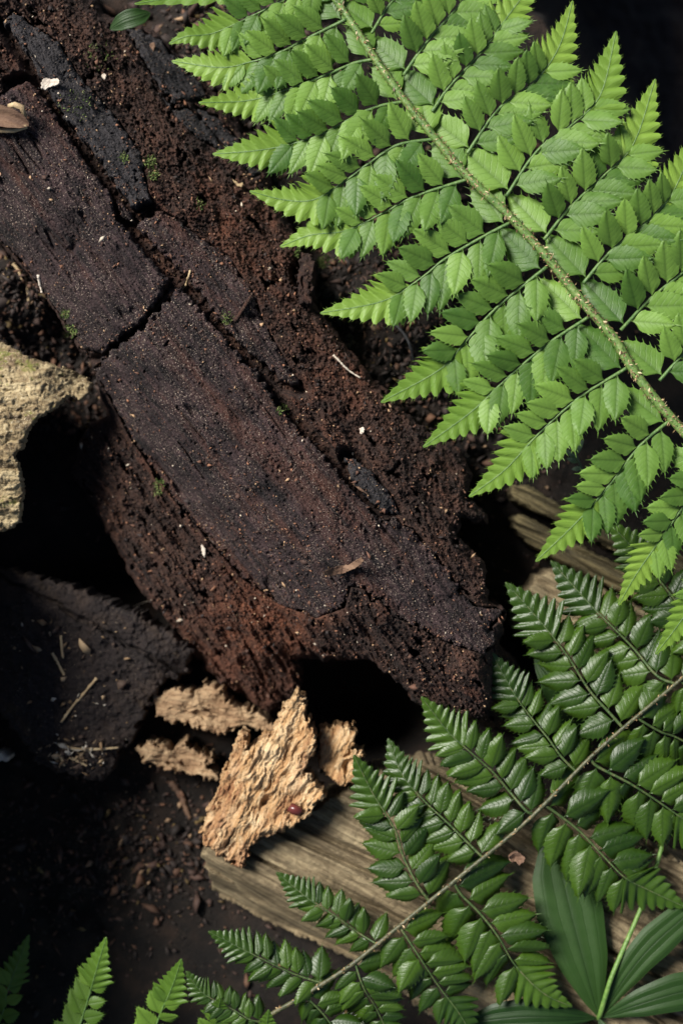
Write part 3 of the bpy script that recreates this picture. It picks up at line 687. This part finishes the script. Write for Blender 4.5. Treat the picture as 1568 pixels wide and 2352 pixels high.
            for q in range(ns_-1):
                for jj in range(3):
                    a = b0+q*4+jj; fc = (a, a+4, a+5, a+1)
                    F.append(fc if sb < 0 else fc[::-1])
        F = [np.array(F)]; tr = []
        for (e, d, s, L) in T3:
            c0 = len(V); V += [e-s*0.00010-d*0.0003, e+s*0.00010-d*0.0003, e+d*L]; UVs += [(0.1, 0.3)]*3; tr.append((c0, c0+1, c0+2))
        F.append(np.array(tr))
        mk('blade_tip', np.array(V), F, mats['tip'], pin, smooth=True, uv=UVs)
    return fr, npl

ups = make_variants('pinnule', M['fern'], 8, wid=0.245, curl=0.16, fold=0.06, spine=0.085, droop=0.06)
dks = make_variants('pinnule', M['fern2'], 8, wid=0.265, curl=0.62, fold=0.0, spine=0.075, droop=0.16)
yng = make_variants('pinnule', M['fern3'], 5, wid=0.30, curl=0.2, fold=0.05, spine=0.08, droop=0.08)

ZU = 0.108
Rup = [(2050,1500,0.005),(1900,1330,0.075),(1720,1150,0.104),(1534,952,ZU),(1449,842,ZU),(1409,775,ZU),(1339,695,ZU),(1249,582,ZU),(1164,490,ZU),(1069,400,ZU),(994,310,ZU),(929,230,ZU),(859,130,ZU),(784,17,ZU-0.001),(690,-110,ZU-0.002),(600,-240,ZU-0.004),(500,-400,ZU-0.008),(420,-540,ZU-0.014)]
Lp_ = [
 [(622,-212),(520,-160),(400,-118),(250,-80)],
 [(700,-100),(610,-70),(500,-30),(400,-8),(308,8)],
 [(742,-45),(650,0),(592,29),(493,74),(430,82),(388,99)],
 [(797,42),(720,80),(634,123),(576,141),(506,154),(394,139)],
 [(858,135),(810,145),(752,170),(659,205),(570,230),(456,235)],
 [(927,232),(849,250),(739,307),(656,333),(580,346),(488,353)],
 [(1001,318),(914,332),(850,372),(787,419),(720,458),(650,458),(573,438)],
 [(1076,410),(954,450),(879,489),(795,529),(711,540),(643,566)],
 [(1172,510),(1100,548),(1019,596),(963,641),(879,691),(735,719)],
 [(1256,612),(1214,645),(1134,712),(1064,790),(1009,849),(874,924)],
 [(1351,728),(1259,789),(1164,869),(1084,944),(971,1027)],
 [(1442,843),(1329,914),(1234,999),(1159,1079),(1076,1141)],
 [(1538,965),(1469,1024),(1399,1114),(1324,1199),(1229,1290)],
 [(1640,1070),(1600,1120),(1509,1249),(1460,1320),(1419,1391)],
 [(1740,1180),(1680,1260),(1568,1420),(1504,1504)],
]
Rp_ = [
 [(560,-305),(640,-420),(740,-560)],
 [(632,-195),(720,-330),(820,-480)],
 [(708,-90),(800,-220),(910,-390)],
 [(782,8),(840,-80),(900,-160),(990,-310)],
 [(853,75),(894,10),(960,-70),(1060,-220)],
 [(926,172),(984,90),(1064,0),(1110,-60),(1180,-170)],
 [(992,255),(1034,195),(1104,120),(1174,25),(1245,-70)],
 [(1072,352),(1144,250),(1229,185),(1284,105),(1315,0)],
 [(1162,450),(1234,345),(1314,285),(1379,215),(1415,70)],
 [(1249,550),(1309,475),(1384,405),(1454,330),(1505,180)],
 [(1339,650),(1399,580),(1484,510),(1545,440),(1610,290)],
 [(1425,758),(1494,685),(1568,625),(1640,560),(1730,400)],
 [(1514,874),(1568,814),(1660,720),(1800,560)],
]
pin_u = []
for k, p in enumerate(Lp_): pin_u.append((-1, p, (ZU-0.0005, ZU-0.006-0.003*(k % 2))))
for k, p in enumerate(Rp_): pin_u.append((1, p, (ZU-0.0005, ZU-0.004-0.003*(k % 2))))
prm_u = dict(space=0.095, free=0.57, len=0.250, costa=0.00075, acro=0.86, acrow=1.05, tiltA=0.46, tiltB=0.16, tipw=0.66, ang0=53, tiltv=0.10, twist=0.12, basal=1.42, lobes=8, scales=2000, scale_bias=2.0)
fu, n1 = frond('fern_frond', 'bright green shield fern frond with spiny leaflets over the dark log', 'fern', tuple(W3(2050, 1500, 0.0)), Rup, (0.0024, 0.0011), pin_u,
               dict(rachis=M['rachis'], costa=M['costa'], tip=M['ferntip'], scale=M['scale']), ups, 0, 0, prm_u, 11)
ZD = 0.066
Rdn = [(330,2600,0.004),(480,2460,0.050),(594,2352,0.062),(690,2292,ZD),(799,2223,ZD),(899,2143,ZD),(984,2073,ZD),(1064,2008,ZD),(1214,1883,ZD),(1374,1723,ZD),(1549,1573,ZD),(1700,1440,ZD-0.004)]
A_ = [
 [(1650,1490),(1560,1390),(1480,1290),(1395,1195)],
 [(1552,1572),(1508,1552),(1456,1491),(1399,1433),(1354,1388),(1264,1287)],
 [(1430,1672),(1405,1644),(1354,1587),(1309,1516),(1271,1465),(1220,1404),(1160,1337)],
 [(1322,1772),(1290,1740),(1258,1696),(1216,1644),(1178,1590),(1127,1497)],
 [(1226,1872),(1207,1862),(1169,1818),(1131,1773),(1073,1722),(1028,1680),(967,1600)],
 [(1110,1972),(1028,1891),(974,1840),(923,1779),(891,1696)],
 [(986,2071),(958,2032),(926,1968),(907,1907),(855,1821),(812,1734)],
 [(866,2170),(824,2144),(776,2109),(712,2068),(634,2004)],
 [(742,2260),(680,2240),(619,2212),(555,2180),(478,2140)],
 [(600,2348),(574,2343),(530,2317),(466,2282),(427,2231)],
]
B_ = [
 [(700,2288),(750,2340),(800,2420),(840,2500)],
 [(815,2213),(835,2270),(865,2320),(920,2440)],
 [(918,2130),(965,2202),(1007,2266),(1055,2330),(1095,2400)],
 [(1042,2028),(1061,2058),(1103,2100),(1145,2154),(1183,2218),(1247,2282),(1314,2314)],
 [(1250,1850),(1274,1866),(1332,1911),(1386,1968),(1434,2016),(1482,2042),(1578,2087)],
 [(1355,1743),(1373,1762),(1444,1799),(1504,1837),(1580,1890),(1680,1960)],
 [(1462,1648),(1479,1660),(1520,1683),(1568,1702),(1740,1800)],
 [(1560,1565),(1600,1590),(1680,1630),(1780,1700)],
]
pin_d = []
for k, p in enumerate(A_): pin_d.append((-1, p, (ZD-0.0005, ZD+(0.004, -0.008, 0.0, 0.000, 0.006, -0.004, 0.008, 0.0, 0.006, 0.004)[k])))
for k, p in enumerate(B_): pin_d.append((1, p, (ZD-0.0005, ZD-0.010)))
prm_d = dict(space=0.094, free=0.62, len=0.240, acro=0.95, acrow=1.0, angA=0, right=1.22, tipw=0.80, costa=0.00072, tiltA=0.10, tiltB=-0.05, tiltv=0.14, twist=0.18, basal=1.15, lobes=7, scales=260, scale_bias=0.9, ang0=66, tipcurl=0.2)
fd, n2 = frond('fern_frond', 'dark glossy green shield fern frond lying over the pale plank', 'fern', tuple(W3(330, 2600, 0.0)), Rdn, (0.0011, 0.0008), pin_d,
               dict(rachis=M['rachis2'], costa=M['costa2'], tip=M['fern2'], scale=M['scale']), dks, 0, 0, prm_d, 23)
ZY = 0.050
Ryg = [(-330,2560,0.004),(-200,2490,0.040),(-40,2450,0.046),(150,2462,ZY),(320,2490,ZY),(470,2515,ZY),(640,2540,ZY),(800,2580,0.046)]
Cp = [
 [(-40,2450),(5,2330),(20,2268),(67,2148)],
 [(150,2462),(200,2303),(220,2233),(244,2153)],
 [(320,2490),(360,2352),(395,2268),(417,2203)],
 [(470,2515),(495,2352),(507,2292)],
 [(600,2534),(608,2400),(617,2320)],
]
pin_y = [(-1, p, (ZY-0.0005, (0.030, 0.062, 0.072, 0.078, 0.074)[k])) for k, p in enumerate(Cp)]
prm_y = dict(space=0.115, free=0.60, len=0.20, costa=0.0007, tiltA=0.1, tiltB=0.1, tiltv=0.12, twist=0.2, basal=1.1, lobes=7, scales=200, ang0=52)
fy, n3 = frond('fern_frond', 'light yellow-green young fern frond poking its leaflet tips over bare dark soil', 'fern', tuple(W3(-330, 2560, 0.0)), Ryg, (0.0014, 0.0010), pin_y,
               dict(rachis=M['rachis'], costa=M['costa'], tip=M['fern3'], scale=M['scale']), yng, 0, 0, prm_y, 31)
print('pinnules', n1, n2, n3)

# ------------------------------------------------------------------ broad-leaved plant, bottom right
def blade(axis, wid, prof, fold=0.10, curl=0.15, n=26, ribs=3, ribh=0.00028):
    C_, L = smooth_path(axis, n); T = np.gradient(C_, axis=0); T /= np.linalg.norm(T, axis=1)[:, None]
    B = np.cross([0, 0, 1.0], T); B /= np.linalg.norm(B, axis=1)[:, None]; Nn = np.cross(T, B)
    fs = np.linspace(-1, 1, 23); V = []; UVs = []
    for i in range(n):
        t = i/(n-1); w_ = wid*np.interp(t, *prof)
        for f in fs:
            y = f*w_
            h = fold*abs(y) - curl*w_*f*f + ribh*min(1, w_/wid*1.3)*math.cos(f*math.pi*ribs) 
            V.append(C_[i]+B[i]*y+Nn[i]*h); UVs.append((t*2, f*0.5))
    m_ = len(fs); F = [(i*m_+j, i*m_+j+1, (i+1)*m_+j+1, (i+1)*m_+j) for i in range(n-1) for j in range(m_-1)]
    return np.array(V), np.array(F)[:, ::-1], np.array(UVs)
LAN = ([0, 0.08, 0.3, 0.55, 0.75, 0.92, 1.0], [0.05, 0.28, 0.75, 1.0, 0.88, 0.4, 0.0])
bp = thing('broadleaf_plant', 'dark green plant with long ribbed leaves radiating from one thin stem', 'plant', tuple(W3(1374, 2338, 0.04)))
for ax, wd, z in [([(1374,2334),(1348,2240),(1310,2100),(1262,1895)], 0.0150, (0.046,0.050,0.049,0.044)),
                  ([(1380,2334),(1440,2240),(1510,2160),(1640,2050)], 0.0080, (0.048,0.054,0.056,0.052)),
                  ([(1384,2338),(1460,2310),(1560,2280),(1700,2250)], 0.0085, (0.048,0.056,0.058,0.054)),
                  ([(1368,2340),(1280,2338),(1190,2338),(1060,2352)], 0.0080, (0.048,0.054,0.054,0.048)),
                  ([(1376,2342),(1400,2400),(1420,2480),(1430,2580)], 0.0090, (0.048,0.054,0.054,0.048))]:
    a = W3([p[0] for p in ax], [p[1] for p in ax], np.array(z))
    V, F, UVs = blade(a, wd, LAN); mk('leaf', V, F, M['broad'], bp, smooth=True, uv=UVs)
st, _ = smooth_path(W3([1370,1376,1390,1409,1469,1504,1521,1535], [2342,2336,2290,2233,2093,1998,1938,1880], np.array([0.036,0.048,0.053,0.055,0.053,0.050,0.047,0.040])), 50)
V, F = tube(st, np.linspace(0.0012, 0.0009, 50), 8); mk('stem', V, F, M['stem'], bp, smooth=True)
# leaf between the log end and the dark fern
OV = ([0, 0.06, 0.25, 0.5, 0.75, 0.93, 1.0], [0.06, 0.35, 0.85, 1.0, 0.8, 0.35, 0.0])
lf = thing('ground_leaf', 'single dull green leaf wedged between the log end and the weathered branch', 'leaf', tuple(W3(1330, 1660, 0.02)))
V, F, UVs = blade(W3([1345,1310,1270,1226], [1690,1630,1570,1512], np.array([0.012,0.042,0.048,0.046])), 0.0085, OV, ribs=2); mk('blade', V, F, M['broad'], lf, smooth=True, uv=UVs)
lf = thing('ground_leaf', 'small lone green leaf at the top edge of the log', 'leaf', tuple(W3(300, 60, 0.06)))
V, F, UVs = blade(W3([345,318,285,252], [28,36,46,66], np.array([0.070,0.074,0.074,0.070])), 0.0042, OV, ribs=2, ribh=0.0002); mk('blade', V, F, M['broad'], lf, smooth=True, uv=UVs)
# grey-green sprout
sp = thing('sprout', 'tiny grey-green sprout with small oval leaves under the bright fern', 'plant', tuple(W3(1345, 1110, 0.0)))
stp, _ = smooth_path(W3([1350,1340,1325,1318], [1130,1090,1050,1025], np.array([0.002,0.03,0.046,0.05])), 20)
V, F = tube(stp, 0.0005, 6); mk('stem', V, F, M['grey'], sp, smooth=True)
for (a0, a1) in [((1322,1040),(1318,1006)), ((1322,1045),(1340,1008)), ((1325,1055),(1294,1030)), ((1326,1062),(1300,1052)), ((1334,1075),(1312,1078))]:
    m0 = ((a0[0]+a1[0])/2, (a0[1]+a1[1])/2)
    V, F, UVs = blade(W3([a0[0], m0[0], a1[0]], [a0[1], m0[1], a1[1]], np.array([0.046,0.050,0.051])), 0.0011, OV, n=10, ribs=1, ribh=0.0001); mk('leaf', V, F, M['grey'], sp, smooth=True, uv=UVs)

# ------------------------------------------------------------------ small things on the log and the floor
def zany(u, v):
    z = np.maximum(surf(u, v), zfloor(np.asarray(u, float), np.asarray(v, float)))
    return z
def twig(name, pts, r0, r1, mat, label, cat='twig', lift=0.0, zf=surf, group=None, flat=0.8):
    P, _ = smooth_path(np.array(pts, float), 22)
    z = zf(P[:, 0], P[:, 1]) ; zl = np.interp(np.arange(22), [0, 7, 14, 21], [z[:4].max(), z[5:10].max(), z[11:17].max(), z[18:].max()])
    rr = np.linspace(r0, r1, 22)
    V, F = tube(W3(P[:, 0], P[:, 1], zl + rr*0.6 + lift), rr*(1+0.18*rng.normal(size=22)), 7, flat, 0.12)
    return tag(mk(name, V, F, mat, smooth=False, loc=tuple(W3(P[0, 0], P[0, 1], float(zl[0])))), label, cat, group)
twig('bark_strip', [(326,736),(360,705),(395,672),(424,648)], 0.0013, 0.0009, M['rot'], 'reddish bark strip lying along the crack across the broad slab')
twig('bark_strip', [(538,738),(556,712),(580,672)], 0.0009, 0.0006, M['rot'], 'thin reddish bark strip on the narrow slab')
twig('twig', [(418,662),(428,650),(437,620)], 0.0006, 0.0004, M['straw'], 'short straw-coloured twig at the end of the reddish bark strip')
twig('root', [(885,735),(915,752),(938,785),(950,830)], 0.0007, 0.0006, M['black'], 'black curved rootlet below a fern leaflet tip', 'root', 0.004)
twig('wood_fibre', [(765,815),(780,830),(800,850),(828,868)], 0.0006, 0.0003, M['white'], 'thin white fibre thread on the crumbly wood', 'fibre')
twig('twig', [(812,1112),(828,1124),(846,1136)], 0.0007, 0.0003, M['twig'], 'reddish splinter beside the crack in the log')
twig('straw', [(56,630),(62,660),(66,700)], 0.0006, 0.0005, M['straw'], 'pale grass straw on the soil above the bark curl', 'straw', zf=zany)
twig('straw', [(88,632),(92,655),(96,672)], 0.0007, 0.0004, M['white'], 'short whitish straw at the left edge of the log', 'straw', zf=zany)
twig('straw', [(30,605),(42,620),(50,642)], 0.0008, 0.0005, M['straw'], 'bent tan straw on the soil at the left of the log', 'straw', zf=zany)
zf_fb = lambda u, v: zfb(u, v)
for pts, lb in [([(222,1558),(195,1590),(165,1625),(140,1660)], 'long straw leaning across the fallen dark bark'), ([(150,1715),(200,1722),(272,1718)], 'straw lying at the lower edge of the fallen dark bark'),
                ([(140,1460),(142,1490),(145,1512)], 'short upright straw on the shaded fallen bark'), ([(120,1500),(134,1525),(148,1552)], 'short slanting straw on the shaded fallen bark'),
                ([(138,1735),(148,1760)], 'stubby straw below the others on the fallen bark'), ([(160,1740),(200,1760)], 'broken straw at the tip of the fallen bark')]:
    twig('straw', pts, 0.0007, 0.0005, M['straw'], lb, 'straw', zf=zf_fb)
n_ = 260; bu = np.concatenate([rng.normal(170, 45, 160), rng.uniform(20, 300, 100)]); bv = np.concatenate([rng.normal(1735, 22, 160), rng.uniform(1420, 1760, 100)])
ok_ = sdf(FB, bu, bv) > 8; bu, bv = bu[ok_], bv[ok_]; bs = rng.gamma(2.0, 0.0004, len(bu))+0.0002
V, F, C = grains(W3(bu, bv, zfb(bu, bv)+bs*0.3), bs, pick(len(bu), [(0.05,0.03,0.02),(0.30,0.21,0.12),(0.16,0.10,0.05),(0.45,0.40,0.32)], [4,3,3,1]), 0.4)
tag(mk('debris', V, F, M['crumb'], colr=C), 'fine straw and bark debris on the fallen dark bark', 'debris', kind='stuff')
twig('twig', [(392,1795),(415,1830),(436,1882)], 0.0015, 0.0010, M['twig'], 'brown twig on the soil beside the large tan chip', zf=zfloor)
twig('hair', [(290,1408),(315,1390),(348,1378)], 0.00012, 0.0001, M['white'], 'single pale hair sticking out from the shaded log side', 'hair', 0.002, zf=surf)
def flake(name, poly, z, label, mat, cat, th=0.0012, amp=0.0008):
    P = np.array(poly, float); c = P.mean(0)
    def zf(u, v): return z + amp*fbm(u, v, 0.05, 3) + amp*1.2*((u-c[0])**2+(v-c[1])**2)/400.0
    v_, f_ = field(poly, zf, 1.5, 2, 0.15, 0, 0, lambda u, v: zf(u, v)-th, 2, 1, under=th)
    return tag(mk(name, v_, f_, mat, smooth=True, loc=tuple(W3(c[0], c[1], z-th))), label, cat)
def zs(u, v): return float(surf(np.array([u]), np.array([v]))[0])
flake('bark_flake', [(95,182),(105,177),(118,180),(132,178),(139,184),(134,194),(120,197),(104,205),(93,203)], zs(115,190)+0.0022, 'cream-coloured papery flake on the grey bark slab', M['white'], 'flake')
flake('bark_flake', [(232,170),(238,165),(245,172),(243,182),(236,184)], zs(238,175)+0.0016, 'tiny white chip on the crumbly wood near the top', M['white'], 'flake')
flake('bark_flake', [(460,1248),(466,1246),(473,1262),(470,1285),(464,1272)], zs(466,1262)+0.002, 'white sliver on the shaded lower side of the log', M['white'], 'flake')
flake('bark_flake', [(824,985),(832,978),(838,985),(834,998),(826,996)], zs(831,988)+0.0016, 'small white crumb on the brown wood between log and fern', M['white'], 'flake')
flake('bark_flake', [(530,405),(538,412),(548,420),(558,418),(556,430),(545,428),(534,415)], zs(545,418)+0.0018, 'curled tan flake on the crumbly wood beneath a fern tip', M['straw'], 'flake')
flake('bark_flake', [(343,98),(353,94),(358,104),(352,118),(344,112)], zs(350,105)+0.0018, 'brown bark flake on the dark ribbed wood', M['twig'], 'flake')
flake('bark_flake', [(-12,1728),(4,1730),(18,1742),(16,1752),(4,1748),(-12,1752)], 0.020, 'pinkish torn flake at the left, below the fallen bark', M['white'], 'flake', th=0.018)
flake('dead_leaf', [(1168,1968),(1178,1960),(1186,1958),(1196,1962),(1208,1972),(1202,1984),(1192,1990),(1184,1982),(1172,1982)], ZD+0.0058, 'crumpled brown leaf scrap caught on the dark fern stem', M['twig'], 'leaf', th=0.004, amp=0.002)
flake('bark_strip', [(740,1313),(770,1301),(800,1296),(828,1279),(838,1287),(822,1303),(792,1317),(762,1324),(744,1322)], zs(790,1306)+0.0022, 'short peeling tan bark strip near the broken end of the log', M['twig'], 'bark', amp=0.0016)
# seed husk at the left edge
hk = thing('seed_husk', 'open tan seed husk lying on the broad bark slab', 'husk', tuple(W3(25, 270, zs(25, 270))))
zc = zs(25, 270)
V, F, UVs = blade(W3([-35,0,35,66], [262,268,276,286], np.array([zc+0.003,zc+0.0035,zc+0.0035,zc+0.0025])), 0.0046, ([0,0.3,0.6,0.85,1.0],[0.8,1.0,0.9,0.6,0.15]), fold=0.55, curl=-0.25, ribs=3, ribh=0.0002)
V2 = V.copy(); V2[:, 2] -= 0.0012; nV = len(V)
mk('shell', np.vstack([V, V2]), [F, F[:, ::-1]+nV], M['twig'], hk, smooth=True)
V, F = tube(W3([20,34,50,58], [243,240,246,270], np.array([zc+0.003,zc+0.0045,zc+0.004,zc+0.003])), [0.0009,0.0014,0.0013,0.0008], 8, 0.8, 0.2); mk('rim', V, F, M['straw'], hk)
V, F = tube(W3([-35,0,30,62], [296,299,299,290], np.array([zc+0.0028]*4)), [0.0009,0.0010,0.0012,0.0010], 8, 0.8, 0.15); mk('rim', V, F, M['straw'], hk)
# berry-like resin bead on the large chip
V, F = tube(W3([664,672,684,692], [1862,1858,1862,1870], np.array([0.0575,0.060,0.060,0.057])), [0.0012,0.0024,0.0022,0.0010], 10, 0.9, 0.10)
m, t, b = newmat('resin'); b.inputs['Base Color'].default_value = (0.10, 0.022, 0.018, 1); b.inputs['Roughness'].default_value = 0.3
tag(mk('resin_bead', V, F, m, smooth=True, loc=tuple(W3(676, 1862, 0.056))), 'dark red resin bead on the large tan wood chip', 'resin')
# clump of mossy bark right of the log
tag(chip('bark_stub', [(690,585),(706,578),(722,590),(724,620),(716,650),(722,690),(704,706),(684,700),(680,660),(682,620)], 0.070, (0, 0), math.radians(80), 'rounded mossy bark stub standing at the log edge beneath fern tips', M['rot'], 0.8, 0.02), cat='wood')
# leaf litter and crumbs on the floor
n = 9000
u = np.concatenate([rng.uniform(-100, 240, 2500), rng.normal(880, 230, 4200), rng.normal(300, 150, 1100), rng.uniform(0, 800, 300), rng.uniform(-100, 1500, 900), rng.normal(520, 120, 1500)])
v = np.concatenate([rng.uniform(430, 990, 2500), rng.normal(760, 260, 4200), rng.normal(1960, 90, 1100), rng.uniform(1700, 2352, 300), rng.uniform(-60, 2300, 900), rng.normal(80, 110, 1500)])
sz = rng.gamma(2.0, 0.00042, len(u))+0.0003
V, F, C = grains(W3(u, v, zfloor(u, v)+sz*0.3), sz, pick(len(u), [(0.05,0.026,0.018),(0.022,0.014,0.011),(0.10,0.048,0.026),(0.10,0.065,0.02),(0.22,0.14,0.08)], [30,40,16,4,3]), 0.45)
tag(mk('litter', V, F, M['crumb'], colr=C), 'loose bark crumbs and litter on the forest floor', 'litter', kind='stuff')
